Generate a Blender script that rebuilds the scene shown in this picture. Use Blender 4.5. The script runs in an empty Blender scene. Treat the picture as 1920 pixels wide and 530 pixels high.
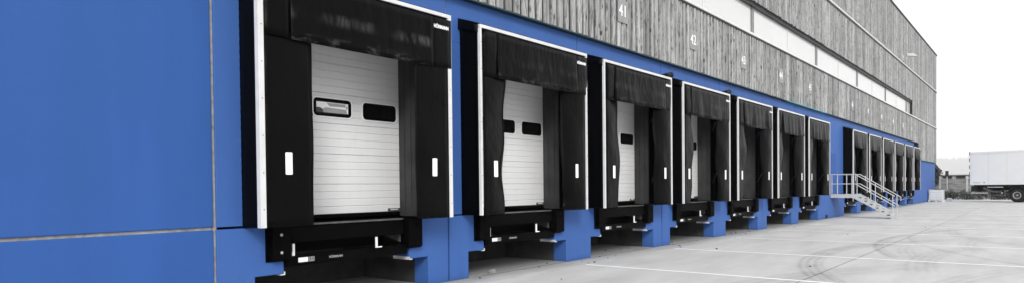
import bpy, bmesh, math, random
from mathutils import Matrix, Vector
random.seed(7)
S = bpy.context.scene
col = S.collection
R = math.radians

# ------------------------------------------------------------------ camera
AX = [[0.6272524740260026, -0.020403076446163033, 0.7785486807514292],
      [-0.7787462476639898, -0.003053906853584272, 0.6273316151782767],
      [-0.010421879749581526, -0.9997871714142273, -0.017804389852606694]]
cd = bpy.data.cameras.new('camera'); cam = bpy.data.objects.new('camera', cd); col.objects.link(cam)
cam.matrix_world = Matrix([[AX[0][0], -AX[0][1], -AX[0][2], 0.0],
                           [AX[1][0], -AX[1][1], -AX[1][2], -8.7646],
                           [AX[2][0], -AX[2][1], -AX[2][2], 1.75],
                           [0, 0, 0, 1]])
cd.sensor_fit = 'HORIZONTAL'; cd.sensor_width = 36.0; cd.lens = 1232.516 / 1920 * 36.0
cd.shift_y = (374 - 265) / 1920
cd.clip_start = 0.05; cd.clip_end = 30000
S.camera = cam

# ------------------------------------------------------------------ sky, sun, exposure
SUN_DIR = Vector((-0.60, -0.62, 0.50)).normalized()      # towards the sun
elev = math.asin(SUN_DIR.z); azim = math.atan2(SUN_DIR.x, SUN_DIR.y)
w = bpy.data.worlds.new('World'); S.world = w; w.use_nodes = True
nt = w.node_tree; nt.nodes.clear()
sky = nt.nodes.new('ShaderNodeTexSky'); sky.sky_type = 'NISHITA'; sky.sun_disc = False
sky.sun_elevation = elev; sky.sun_rotation = azim
sky.air_density = 1.0; sky.dust_density = 6.0; sky.ozone_density = 1.0
hs = nt.nodes.new('ShaderNodeHueSaturation'); hs.inputs['Saturation'].default_value = 0.0
mx = nt.nodes.new('ShaderNodeMix'); mx.data_type = 'RGBA'; mx.inputs[0].default_value = 0.75
mx.inputs[7].default_value = (12.5, 12.5, 12.6, 1)        # even overcast veil
bg = nt.nodes.new('ShaderNodeBackground'); bg.inputs['Strength'].default_value = 0.10
wo = nt.nodes.new('ShaderNodeOutputWorld')
nt.links.new(sky.outputs[0], hs.inputs['Color']); nt.links.new(hs.outputs[0], mx.inputs[6])
nt.links.new(mx.outputs[2], bg.inputs['Color']); nt.links.new(bg.outputs[0], wo.inputs['Surface'])
sd = bpy.data.lights.new('sun', 'SUN'); sd.energy = 2.2; sd.angle = R(20); sd.color = (1.0, 0.985, 0.96)
so = bpy.data.objects.new('sun', sd); col.objects.link(so)
so.rotation_euler = SUN_DIR.to_track_quat('Z', 'Y').to_euler(); so.location = (20, -40, 40)
S.view_settings.view_transform = 'Standard'; S.view_settings.look = 'None'
S.view_settings.exposure = 0.2; S.view_settings.gamma = 1.0; S.view_settings.use_curve_mapping = False
S.render.engine = 'CYCLES'
S.cycles.volume_bounces = 1; S.cycles.max_bounces = 6; S.cycles.diffuse_bounces = 3; S.cycles.glossy_bounces = 3

# ------------------------------------------------------------------ material helpers
class N:
    """small node-graph writer"""
    def __init__(s, name):
        s.m = bpy.data.materials.new(name); s.m.use_nodes = True
        s.t = s.m.node_tree; s.b = s.t.nodes['Principled BSDF']
        s.b.inputs['Specular IOR Level'].default_value = 0.3
    def new(s, k): return s.t.nodes.new(k)
    def put(s, inp, v):
        if isinstance(v, bpy.types.NodeSocket): s.t.links.new(v, inp)
        elif v is not None: inp.default_value = v
    def math(s, op, a, b=None, c=None, clamp=False):
        n = s.new('ShaderNodeMath'); n.operation = op; n.use_clamp = clamp
        s.put(n.inputs[0], a); s.put(n.inputs[1], b); s.put(n.inputs[2], c)
        return n.outputs[0]
    def pos(s):
        if not hasattr(s, '_p'):
            g = s.new('ShaderNodeNewGeometry'); x = s.new('ShaderNodeSeparateXYZ')
            s.t.links.new(g.outputs['Position'], x.inputs[0]); s._p = g.outputs['Position']; s._x = x.outputs
        return s._p
    def xyz(s): s.pos(); return s._x
    def obj(s): return s.new('ShaderNodeTexCoord').outputs['Object']
    def scale(s, v, sc, off=(0, 0, 0)):
        n = s.new('ShaderNodeMapping'); s.put(n.inputs['Vector'], v); n.inputs['Scale'].default_value = sc
        n.inputs['Location'].default_value = off
        return n.outputs[0]
    def comb(s, x, y, z):
        n = s.new('ShaderNodeCombineXYZ'); s.put(n.inputs[0], x); s.put(n.inputs[1], y); s.put(n.inputs[2], z); return n.outputs[0]
    def noise(s, v, sc, detail=4, rough=0.55):
        n = s.new('ShaderNodeTexNoise'); s.put(n.inputs['Vector'], v); n.inputs['Scale'].default_value = sc
        n.inputs['Detail'].default_value = detail; n.inputs['Roughness'].default_value = rough
        return n.outputs['Fac']
    def white(s, v):
        n = s.new('ShaderNodeTexWhiteNoise'); n.noise_dimensions = '3D'; s.put(n.inputs['Vector'], v); return n.outputs['Value']
    def voro(s, v, sc):
        n = s.new('ShaderNodeTexVoronoi'); s.put(n.inputs['Vector'], v); n.inputs['Scale'].default_value = sc
        return n.outputs['Distance']
    def ramp(s, v, stops):
        n = s.new('ShaderNodeValToRGB'); s.put(n.inputs[0], v)
        e = n.color_ramp.elements
        while len(e) < len(stops): e.new(0.5)
        for q, (p, c) in zip(e, stops):
            q.position = p; q.color = (c, c, c, 1) if isinstance(c, float) else (*c, 1)
        return n.outputs[0]
    def range(s, v, a, b, c, d):
        n = s.new('ShaderNodeMapRange'); s.put(n.inputs[0], v)
        for i, q in enumerate((a, b, c, d)): n.inputs[i + 1].default_value = q
        return n.outputs[0]
    def mixc(s, f, a, b):
        n = s.new('ShaderNodeMix'); n.data_type = 'RGBA'; s.put(n.inputs[0], f)
        for k, q in ((6, a), (7, b)):
            s.put(n.inputs[k], q if isinstance(q, bpy.types.NodeSocket) else ((*q, 1) if len(q) == 3 else q))
        return n.outputs[2]
    def mul(s, c, v):
        n = s.new('ShaderNodeMix'); n.data_type = 'RGBA'; n.blend_type = 'MULTIPLY'; n.inputs[0].default_value = 1
        s.put(n.inputs[6], c if isinstance(c, bpy.types.NodeSocket) else (*c, 1)); s.put(n.inputs[7], v)
        return n.outputs[2]
    def bump(s, h, strength=0.3, dist=0.01):
        n = s.new('ShaderNodeBump'); s.put(n.inputs['Height'], h)
        n.inputs['Strength'].default_value = strength; n.inputs['Distance'].default_value = dist
        s.t.links.new(n.outputs[0], s.b.inputs['Normal'])
    def fin(s, color=None, rough=0.6, metal=0.0, spec=None):
        if color is not None: s.put(s.b.inputs['Base Color'], color if isinstance(color, bpy.types.NodeSocket) else (*color, 1))
        s.put(s.b.inputs['Roughness'], rough); s.b.inputs['Metallic'].default_value = metal
        if spec is not None: s.b.inputs['Specular IOR Level'].default_value = spec
        return s.m

def simple(name, c, rough=0.6, metal=0.0, var=0.12, sc=6.0, spec=None, bump=0.0):
    n = N(name); f = n.noise(n.pos(), sc, 5)
    v = n.range(f, 0.3, 0.7, 1 - var, 1 + var)
    if bump: n.bump(n.noise(n.pos(), sc * 12, 3), bump, 0.01)
    return n.fin(n.mul(c, v), rough, metal, spec)

def grey(v): return (v, v, v)
MAT = {}
# painted concrete: smooth blank bays, lighter blue with more pale patches on the dock bays
def blue_paint(key, c, pale_mix):
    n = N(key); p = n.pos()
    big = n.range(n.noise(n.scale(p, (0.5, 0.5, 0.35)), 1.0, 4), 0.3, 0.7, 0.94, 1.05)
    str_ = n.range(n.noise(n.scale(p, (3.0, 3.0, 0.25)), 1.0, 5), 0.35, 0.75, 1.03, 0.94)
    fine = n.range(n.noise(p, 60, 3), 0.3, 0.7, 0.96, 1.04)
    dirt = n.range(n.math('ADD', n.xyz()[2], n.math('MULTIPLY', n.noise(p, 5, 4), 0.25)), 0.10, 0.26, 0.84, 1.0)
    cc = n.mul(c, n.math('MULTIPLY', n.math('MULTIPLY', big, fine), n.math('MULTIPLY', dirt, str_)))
    rub = n.math('MULTIPLY', n.range(n.noise(n.scale(p, (2.5, 2.5, 9)), 1.3, 6, 0.7), 0.56, 0.72, 0, 1), pale_mix)
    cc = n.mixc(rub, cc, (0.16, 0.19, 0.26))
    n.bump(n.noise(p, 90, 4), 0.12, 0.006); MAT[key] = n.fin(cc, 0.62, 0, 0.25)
blue_paint('blue', (0.024, 0.0835, 0.286), 0.05)
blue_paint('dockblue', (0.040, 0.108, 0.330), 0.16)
MAT['seal'] = simple('joint_sealant', grey(0.26), 0.8, var=0.35, sc=9, bump=0.3)
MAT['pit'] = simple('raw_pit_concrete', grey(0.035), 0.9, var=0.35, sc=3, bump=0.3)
# black shelter fabrics
n = N('black_fabric'); p = n.pos()
f1 = n.noise(n.scale(p, (2.2, 2.2, 0.9)), 1.6, 5); dust = n.range(n.noise(n.scale(p, (1.6, 1.6, 1.2)), 1.0, 4), 0.45, 0.8, 0.0, 1.0)
cc = n.mixc(n.math('MULTIPLY', dust, n.range(f1, 0.4, 0.7, 0.0, 0.5)), grey(0.0010), grey(0.005))
n.bump(n.math('ADD', n.noise(n.scale(p, (1.3, 1.3, 1.0)), 2.0, 2), n.math('MULTIPLY', n.noise(p, 22, 3), 0.012)), 0.45, 0.09); MAT['fabric'] = n.fin(cc, 0.34, 0, 0.07)
n = N('scuffed_head_fabric'); p = n.pos(); ob = n.obj()
sx = n.new('ShaderNodeSeparateXYZ'); n.t.links.new(ob, sx.inputs[0]); lz = sx.outputs[2]
band = n.math('MULTIPLY', n.range(lz, 0.28, 0.36, 0, 1), n.range(lz, 0.50, 0.42, 0, 1))
scr = n.math('MULTIPLY', n.range(n.noise(n.scale(p, (11, 11, 2.2)), 1.0, 8, 0.75), 0.42, 0.72, 0.0, 1.0), n.range(n.noise(p, 1.1, 3), 0.42, 0.62, 0.05, 1.0))
low = n.math('MULTIPLY', n.range(lz, 0.14, 0.04, 0, 1), n.range(n.noise(n.scale(p, (3, 3, 9)), 1.4, 7, 0.75), 0.5, 0.62, 0.0, 1.0))
msk = n.math('ADD', n.math('MULTIPLY', band, scr), n.math('MULTIPLY', low, 0.7), clamp=True)
cc = n.mixc(n.math('MULTIPLY', msk, 0.75), grey(0.002), grey(0.10))
n.bump(n.math('ADD', n.noise(n.scale(p, (1.8, 1.8, 0.8)), 2.0, 2), n.math('MULTIPLY', n.noise(p, 22, 3), 0.012)), 0.45, 0.08); MAT['headfabric'] = n.fin(cc, 0.36, 0, 0.055)
MAT['bellows'] = simple('black_bellows', grey(0.0015), 0.5, var=0.4, sc=3, spec=0.04)
MAT['rubber'] = simple('black_rubber', grey(0.0018), 0.6, var=0.4, sc=8, spec=0.03, bump=0.1)
MAT['blacksteel'] = simple('black_painted_steel', grey(0.0018), 0.5, var=0.4, sc=5, spec=0.03)
MAT['alu'] = simple('white_aluminium', grey(0.60), 0.45, var=0.08, sc=4)
MAT['reflector'] = simple('white_reflective_strip', grey(0.88), 0.4, var=0.05, sc=20)
MAT['galv'] = simple('galvanised_steel', grey(0.50), 0.45, 0.15, var=0.14, sc=7)
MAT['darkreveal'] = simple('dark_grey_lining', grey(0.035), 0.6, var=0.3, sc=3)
MAT['steelgrey'] = simple('worn_steel_grey', grey(0.09), 0.55, 0.2, var=0.4, sc=6)
n = N('door_lacquer'); p = n.pos()
cc = n.mul(grey(0.66), n.math('MULTIPLY', n.range(n.noise(n.scale(p, (1.5, 1.5, 3)), 1.2, 5), 0.3, 0.7, 0.97, 1.02),
       n.range(n.noise(n.scale(p, (18, 18, 1.0)), 1.0, 5), 0.45, 0.8, 1.0, 0.96)))
MAT['door'] = n.fin(cc, 0.42, 0, 0.4)
MAT['blackglass'] = simple('dark_door_glass', grey(0.004), 0.12, var=0.1, spec=0.18)
MAT['print_white'] = simple('print_white', grey(0.80), 0.5, var=0.03)
MAT['print_grey'] = simple('print_grey', grey(0.32), 0.5, var=0.05)
MAT['print_dark'] = simple('print_dark', grey(0.05), 0.5, var=0.05)
MAT['flash'] = simple('dark_teal_flashing', (0.018, 0.045, 0.05), 0.5, var=0.2)
MAT['teal'] = simple('teal_edge_flashing', (0.05, 0.30, 0.34), 0.5, var=0.2)
MAT['trim'] = simple('pale_metal_trim', grey(0.55), 0.45, var=0.1)
MAT['darktrim'] = simple('dark_metal_trim', grey(0.03), 0.5, var=0.2)
MAT['pane'] = simple('pale_glazing', grey(0.56), 0.18, var=0.04, sc=0.4, spec=0.5)  # one even pale grey for the panes
MAT['plate'] = simple('grey_number_plate', grey(0.25), 0.5, var=0.15)
MAT['digit'] = simple('white_digits', grey(0.85), 0.5, var=0.03)
MAT['roof'] = simple('roof_membrane', grey(0.2), 0.8)
# weathered timber, all in world position so every board differs
n = N('weathered_wood'); p = n.pos(); X = n.xyz()
cell = n.math('FLOOR', n.math('DIVIDE', n.math('SUBTRACT', X[0], -12.065), 0.27))
rnd = n.white(n.comb(cell, 3.3, n.math('FLOOR', n.math('MULTIPLY', X[2], 0.26))))
rnd2 = n.white(n.comb(cell, 9.1, 1.7))
gx = n.math('ADD', n.math('MULTIPLY', X[0], 17.0), n.math('MULTIPLY', rnd2, 60.0))
warp = n.math('MULTIPLY', n.noise(p, 2.2, 2), 5.0)
grain = n.noise(n.comb(n.math('ADD', gx, warp), 0.0, n.math('ADD', n.math('MULTIPLY', X[2], 1.1), n.math('MULTIPLY', rnd2, 17.0))), 1.0, 6, 0.62)
base = n.ramp(grain, [(0.30, 0.07), (0.44, 0.23), (0.56, 0.35), (0.75, 0.47)])
kn = n.voro(n.comb(n.math('ADD', n.math('MULTIPLY', X[0], 7.0), n.math('MULTIPLY', rnd2, 30.0)), 0.0,
                   n.math('ADD', n.math('MULTIPLY', X[2], 2.6), n.math('MULTIPLY', rnd2, 11.0))), 1.0)
knm = n.range(kn, 0.10, 0.24, 0.16, 1.0)
streak = n.range(n.noise(n.scale(p, (1.2, 1.2, 0.18)), 1.3, 5), 0.35, 0.68, 1.08, 0.80)
cc = n.mul(base, n.math('MULTIPLY', n.math('MULTIPLY', knm, streak), n.range(rnd, 0, 1, 0.72, 1.26)))
n.bump(grain, 0.25, 0.008); MAT['wood'] = n.fin(cc, 0.8, 0, 0.2)
MAT['woodback'] = simple('dark_backing_boards', grey(0.035), 0.85, var=0.5, sc=6)

# concrete yard with tyre arcs, slab joints and stains
n = N('yard_concrete'); p = n.pos(); X = n.xyz()
m1 = n.range(n.noise(p, 0.35, 5), 0.3, 0.7, 0.93, 1.06)
m2 = n.range(n.noise(n.scale(p, (0.35, 1.5, 1)), 1.0, 6, 0.65), 0.40, 0.72, 1.03, 0.85)
m3 = n.range(n.noise(p, 28, 4), 0.3, 0.7, 0.93, 1.06)
spk = n.range(n.voro(p, 1.7), 0.012, 0.025, 0.6, 1.0)
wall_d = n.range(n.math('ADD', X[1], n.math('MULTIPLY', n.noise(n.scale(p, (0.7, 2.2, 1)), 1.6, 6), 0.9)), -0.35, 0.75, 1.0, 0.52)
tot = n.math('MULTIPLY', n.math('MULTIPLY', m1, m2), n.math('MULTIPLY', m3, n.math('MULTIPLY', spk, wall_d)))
def arc(cx, cy, r, hw, x0, x1, k, freq):
    dx = n.math('SUBTRACT', X[0], cx); dy = n.math('SUBTRACT', X[1], cy)
    d = n.math('SUBTRACT', n.math('SQRT', n.math('ADD', n.math('MULTIPLY', dx, dx), n.math('MULTIPLY', dy, dy))), r)
    d = n.math('ADD', d, n.math('MULTIPLY', n.math('SUBTRACT', n.noise(p, 0.8, 2), 0.5), 0.10))
    b = n.range(n.math('ABSOLUTE', d), hw * 0.65, hw, 1.0, 0.0)
    b = n.math('MULTIPLY', b, n.range(n.math('SINE', n.math('MULTIPLY', d, freq)), -1, 1, 0.35, 1.0))
    b = n.math('MULTIPLY', b, n.range(X[0], x0, x0 + 1.2, 0, 1)); b = n.math('MULTIPLY', b, n.range(X[0], x1, x1 - 4.0, 0, 1))
    up = n.range(dy, 0, 0.5, 0, 1)
    b = n.math('MULTIPLY', b, up); b = n.math('MULTIPLY', b, n.range(n.noise(p, 1.7, 5), 0.32, 0.6, 0.35, 1.0))
    return n.math('SUBTRACT', 1.0, n.math('MULTIPLY', b, k))
for a in ((18.1, -15.28, 10.85, 0.32, 11.8, 26, 0.30, 40), (23.6, -19.78, 14.86, 0.17, 17.2, 35, 0.32, 26), (18.02, -20.37, 13.75, 0.40, 14.8, 23, 0.20, 36),
          (27.0, -20.2, 14.9, 0.16, 15, 28, 0.20, 20), (21.85, -18.7, 12.82, 0.32, 17.6, 23, 0.20, 40), (23.56, -16.65, 9.54, 0.3, 20, 28, 0.17, 35),
          (8.5, -19.0, 14.6, 0.5, 9.0, 18.0, 0.20, 22), (30.0, -18, 11.9, 0.3, 20, 36, 0.16, 30), (12.0, -18.0, 10.6, 0.35, 11.0, 19, 0.20, 30)):
    tot = n.math('MULTIPLY', tot, arc(*a))
def joint(sock, at, hw, k):
    wob = n.math('MULTIPLY', n.math('SUBTRACT', n.noise(p, 3, 3), 0.5), 0.03)
    d = n.math('ABSOLUTE', n.math('ADD', n.math('SUBTRACT', sock, at), wob))
    return n.range(d, hw * 0.5, hw, k, 1.0)
tot = n.math('MULTIPLY', tot, joint(X[1], -5.34, 0.022, 0.45))
tot = n.math('MULTIPLY', tot, joint(X[1], -0.02, 0.03, 0.35))
cc = n.mul(grey(0.51), tot); n.bump(n.noise(p, 45, 4), 0.2, 0.006)
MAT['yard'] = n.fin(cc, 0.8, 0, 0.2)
n = N('worn_line_paint'); p = n.pos()
n.put(n.b.inputs['Alpha'], n.range(n.noise(p, 14, 6, 0.7), 0.28, 0.40, 0.6, 1.0))
MAT['line'] = n.fin(n.mul(grey(0.86), n.range(n.noise(p, 3, 4), 0.3, 0.7, 0.9, 1.05)), 0.7)

# ------------------------------------------------------------------ mesh helpers
class MB:
    def __init__(s): s.v = []; s.f = []
    def add(s, vs, fs):
        o = len(s.v); s.v += [tuple(q) for q in vs]; s.f += [tuple(i + o for i in q) for q in fs]; return s
    def box(s, x0, x1, y0, y1, z0, z1):
        return s.add([(x0, y0, z0), (x1, y0, z0), (x1, y1, z0), (x0, y1, z0), (x0, y0, z1), (x1, y0, z1), (x1, y1, z1), (x0, y1, z1)],
                     [(3, 2, 1, 0), (4, 5, 6, 7), (0, 1, 5, 4), (1, 2, 6, 5), (2, 3, 7, 6), (3, 0, 4, 7)])
    def prism_y(s, poly, y0, y1):       # poly in (x, z), counter-clockwise seen from -Y
        k = len(poly)
        vs = [(x, y0, z) for x, z in poly] + [(x, y1, z) for x, z in poly]
        fs = [tuple(range(k)), tuple(range(2 * k - 1, k - 1, -1))]
        fs += [((i + 1) % k, i, i + k, (i + 1) % k + k) for i in range(k)]
        return s.add(vs, fs)
    def prism_x(s, poly, x0, x1):       # poly in (y, z)
        k = len(poly)
        vs = [(x0, y, z) for y, z in poly] + [(x1, y, z) for y, z in poly]
        fs = [tuple(range(k - 1, -1, -1)), tuple(range(k, 2 * k))]
        fs += [(i, (i + 1) % k, (i + 1) % k + k, i + k) for i in range(k)]
        return s.add(vs, fs)
    def prism_z(s, poly, z0, z1):
        k = len(poly)
        vs = [(x, y, z0) for x, y in poly] + [(x, y, z1) for x, y in poly]
        fs = [tuple(range(k - 1, -1, -1)), tuple(range(k, 2 * k))]
        fs += [(i, (i + 1) % k, (i + 1) % k + k, i + k) for i in range(k)]
        return s.add(vs, fs)
    def tube(s, pts, r, k=8):
        pts = [Vector(q) for q in pts]; rings = []
        for i, q in enumerate(pts):
            d = (pts[min(i + 1, len(pts) - 1)] - pts[max(i - 1, 0)]).normalized()
            a = d.orthogonal().normalized()
            ref = Vector((0, 0, 1)) if abs(d.z) < 0.9 else Vector((1, 0, 0))
            a = (ref - d * ref.dot(d)).normalized(); b = d.cross(a)
            rings.append([q + (a * math.cos(2 * math.pi * j / k) + b * math.sin(2 * math.pi * j / k)) * r for j in range(k)])
        vs = [q for g in rings for q in g]; fs = []
        for i in range(len(pts) - 1):
            for j in range(k):
                fs.append((i * k + j, i * k + (j + 1) % k, (i + 1) * k + (j + 1) % k, (i + 1) * k + j))
        fs.append(tuple(range(k - 1, -1, -1))); fs.append(tuple(range((len(pts) - 1) * k, len(pts) * k)))
        return s.add(vs, fs)
    def lathe(s, prof, c, axis='y', k=24):   # prof: (r, along)
        vs = []; m = len(prof)
        for j in range(k):
            a = 2 * math.pi * j / k
            for r, t in prof:
                if axis == 'y': vs.append((c[0] + r * math.cos(a), c[1] + t, c[2] + r * math.sin(a)))
                else: vs.append((c[0] + r * math.cos(a), c[1] + r * math.sin(a), c[2] + t))
        fs = [(j * m + i, j * m + i + 1, ((j + 1) % k) * m + i + 1, ((j + 1) % k) * m + i) for j in range(k) for i in range(m - 1)]
        return s.add(vs, fs)
    def mesh(s, name, fix=True):
        me = bpy.data.meshes.new(name); me.from_pydata(s.v, [], s.f)
        if fix:
            b = bmesh.new(); b.from_mesh(me); bmesh.ops.recalc_face_normals(b, faces=b.faces); b.to_mesh(me); b.free()
        me.update(); return me
    def build(s, name, mat, parent=None, loc=None, smooth=False, bevel=0.0, fix=True):
        me = s.mesh(name, fix); return put(name, me, mat, parent, loc, smooth, bevel)
def put(name, me, mat, parent=None, loc=None, smooth=False, bevel=0.0):
    if mat is not None and not me.materials: me.materials.append(MAT[mat] if isinstance(mat, str) else mat)
    if smooth:
        for q in me.polygons: q.use_smooth = True
    o = bpy.data.objects.new(name, me); col.objects.link(o)
    if parent is not None: o.parent = parent
    if loc is not None: o.location = loc
    if bevel:
        b = o.modifiers.new('bevel', 'BEVEL'); b.width = bevel; b.segments = 2; b.limit_method = 'ANGLE'; b.angle_limit = R(40)
    return o
def tag(o, label=None, cat=None, group=None, kind=None):
    if label: o['label'] = label
    if cat: o['category'] = cat
    if group: o['group'] = group
    if kind: o['kind'] = kind
    return o
def thing(name, label, cat, loc=(0, 0, 0), rz=0.0, group=None):
    o = bpy.data.objects.new(name, None); col.objects.link(o); o.location = loc; o.rotation_euler = (0, 0, rz)
    o.empty_display_size = 0.2
    return tag(o, label, cat, group)
def text_mesh(body, size, bold=0.0, depth=0.002):
    cu = bpy.data.curves.new('txt', 'FONT'); cu.body = body; cu.size = size; cu.align_x = 'CENTER'; cu.align_y = 'CENTER'
    cu.offset = bold; cu.extrude = depth; cu.resolution_u = 3
    o = bpy.data.objects.new('txt', cu); col.objects.link(o)
    me = bpy.data.meshes.new_from_object(o.evaluated_get(bpy.context.evaluated_depsgraph_get()))
    bpy.data.objects.remove(o); bpy.data.curves.remove(cu)
    me.transform(Matrix.Rotation(R(90), 4, 'X')); me.name = 'lettering'
    return me

# ------------------------------------------------------------------ ground
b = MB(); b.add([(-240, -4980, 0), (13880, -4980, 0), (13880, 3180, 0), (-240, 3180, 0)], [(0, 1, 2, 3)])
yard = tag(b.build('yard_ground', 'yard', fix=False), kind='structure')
for i, x in enumerate([3.3, 7.95, 12.67, 17.33, 22.08, 26.66, 31.15, 35.8, 40.3, 44.8, 49.3, 53.8, 58.3, 62.8, 67.3]):
    MB().add([(x - 0.07, -0.68 - random.uniform(0, 0.06), 0.004), (x - 0.07, -22, 0.004), (x + 0.07, -22, 0.004), (x + 0.07, -0.70, 0.004)],
             [(0, 1, 2, 3)]).build('parking_line', 'line', yard)

# ------------------------------------------------------------------ warehouse
PITCH = 4.5; C0 = 6.645; XE = 82.0; FZ = 1.245
docks = [(i, C0 + PITCH * i) for i in range(7)] + [(i - 1, C0 + PITCH * i) for i in range(8, 14)]
ndock = len(docks)
B = thing('warehouse_building', 'long warehouse with blue concrete base, grey timber cladding and strip window', 'building', (0, 0, 0))
# left blank bays
b = MB(); b.box(-14, 4.405, 0, 0.376, FZ + 0.02, 5.42); b.build('wall_panel', 'blue', B, bevel=0.012)
b = MB(); b.box(-14, 4.405, 0, 0.376, -0.2, FZ - 0.02); b.build('wall_panel', 'blue', B, bevel=0.012)
b = MB(); b.box(-14, 4.40, 0.03, 0.3, FZ - 0.03, FZ + 0.03); b.build('joint_seal', 'seal', B)
b = MB(); b.box(4.39, 4.46, 0.03, 0.3, -0.2, 5.4); b.build('joint_seal', 'seal', B)
# upper panels over the docks, each with its door opening
def upper(c, x0, x1):
    ol, orr, zt = c - 1.475, c + 1.545, 4.55
    if orr - ol > 0 and x0 < ol:
        poly = [(x0, FZ + 0.012), (ol, FZ + 0.012), (ol, zt), (orr, zt), (orr, FZ + 0.012), (x1, FZ + 0.012), (x1, 5.42), (x0, 5.42)]
        b = MB()
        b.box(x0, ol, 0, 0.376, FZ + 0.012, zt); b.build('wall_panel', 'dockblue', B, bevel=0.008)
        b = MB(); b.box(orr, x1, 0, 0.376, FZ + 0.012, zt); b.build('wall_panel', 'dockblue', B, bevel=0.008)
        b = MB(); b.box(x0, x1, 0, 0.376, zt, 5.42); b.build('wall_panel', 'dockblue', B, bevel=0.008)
bay0 = 4.445
for i, c in docks:
    x0 = c - 2.25 + 0.05 + 0.012; x1 = c + 2.25 + 0.05 - 0.012
    if i == 0: x0 = 4.45
    upper(c, x0, x1)
# joints behind the upper panels
b = MB()
for i, c in docks:
    b = MB(); b.box(c + 2.25 + 0.03, c + 2.25 + 0.07, 0.02, 0.3, FZ, 5.4); b.build('joint_seal', 'seal', B)
# stair bay and far bay
XS0, XS1 = C0 + 4.5 * 6 + 2.312, C0 + 4.5 * 8 - 2.212
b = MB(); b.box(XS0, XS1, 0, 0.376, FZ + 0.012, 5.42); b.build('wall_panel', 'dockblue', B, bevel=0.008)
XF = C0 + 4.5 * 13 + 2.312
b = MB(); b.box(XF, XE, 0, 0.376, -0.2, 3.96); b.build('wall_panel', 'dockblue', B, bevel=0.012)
# piers between the docks: top, flange, foot in one panel
def pier_poly(cx, half):       # half: -1 left half, +1 right half, 0 whole ; list (x,z) ccw seen from -Y
    T, F, L = 0.715, 1.005, 0.545
    right = [(cx + L, -0.2), (cx + L, 0.515), (cx + F, 0.515), (cx + F, 0.705), (cx + T, 0.705), (cx + T, FZ - 0.01)]
    left = [(cx - T, FZ - 0.01), (cx - T, 0.705), (cx - F, 0.705), (cx - F, 0.515), (cx - L, 0.515), (cx - L, -0.2)]
    g = 0.022
    if half == 0: return right + left
    if half > 0: return [(cx + g, -0.2)] + right + [(cx + g, FZ - 0.01)]
    return [(cx - g, FZ - 0.01)] + left + [(cx - g, -0.2)]
def angle_bar(x, side):
    b = MB(); b.box(x - 0.012 if side < 0 else x - 0.001, x + 0.001 if side < 0 else x + 0.012, -0.012, 0.42, 0.508, 0.55)
    b.box(x - 0.012 if side < 0 else x - 0.06, x + 0.06 if side < 0 else x + 0.012, -0.013, 0.42, 0.498, 0.513)
    b.build('edge_angle', 'alu', B)
def core(cx):
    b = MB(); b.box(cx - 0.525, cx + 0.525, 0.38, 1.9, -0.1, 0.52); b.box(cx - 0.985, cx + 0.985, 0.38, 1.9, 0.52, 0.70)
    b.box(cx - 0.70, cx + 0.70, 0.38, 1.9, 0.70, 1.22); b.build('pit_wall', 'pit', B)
OFF = 0.06
piers = []
for k in range(0, 14):
    cx = C0 - 2.25 + PITCH * k + OFF
    if k == 0:          # only its right part, joined to the blank bay
        T, F, L = 0.715, 1.005, 0.545
        poly = [(4.445, -0.2), (cx + L, -0.2), (cx + L, 0.515), (cx + F, 0.515), (cx + F, 0.705), (cx + T, 0.705), (cx + T, FZ - 0.02), (4.445, FZ - 0.02)]
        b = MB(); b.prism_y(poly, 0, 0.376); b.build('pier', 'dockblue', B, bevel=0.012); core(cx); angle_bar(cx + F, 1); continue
    if k == 7:          # stair bay: wide solid wall
        T, F, L = 0.715, 1.005, 0.545; c2 = cx + PITCH
        poly = [(cx - L, -0.2), (c2 + L, -0.2), (c2 + L, 0.515), (c2 + F, 0.515), (c2 + F, 0.705), (c2 + T, 0.705), (c2 + T, FZ - 0.01),
                (cx - T, FZ - 0.01), (cx - T, 0.705), (cx - F, 0.705), (cx - F, 0.515), (cx - L, 0.515)]
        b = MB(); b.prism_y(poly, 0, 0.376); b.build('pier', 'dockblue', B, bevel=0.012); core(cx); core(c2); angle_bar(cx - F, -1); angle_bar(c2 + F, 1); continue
    if k == 8: continue
    if k % 2 == 1 and k < 7:
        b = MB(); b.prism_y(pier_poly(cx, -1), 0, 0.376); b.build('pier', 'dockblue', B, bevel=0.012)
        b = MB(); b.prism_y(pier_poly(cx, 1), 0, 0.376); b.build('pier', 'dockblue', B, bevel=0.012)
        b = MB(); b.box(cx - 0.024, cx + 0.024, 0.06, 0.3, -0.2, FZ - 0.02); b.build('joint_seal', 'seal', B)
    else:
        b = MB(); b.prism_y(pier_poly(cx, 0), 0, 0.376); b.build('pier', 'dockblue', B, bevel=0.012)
    core(cx); angle_bar(cx - 1.005, -1); angle_bar(cx + 1.005, 1)
cx = C0 - 2.25 + PITCH * 14 + OFF
T, F, L = 0.715, 1.005, 0.545
poly = [(cx - L, -0.2), (XF - 0.012, -0.2), (XF - 0.012, FZ - 0.01), (cx - T, FZ - 0.01), (cx - T, 0.705), (cx - F, 0.705), (cx - F, 0.515), (cx - L, 0.515)]
b = MB(); b.prism_y(poly, 0, 0.376); b.build('pier', 'dockblue', B, bevel=0.012); core(cx); angle_bar(cx - 1.005, -1)
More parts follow.
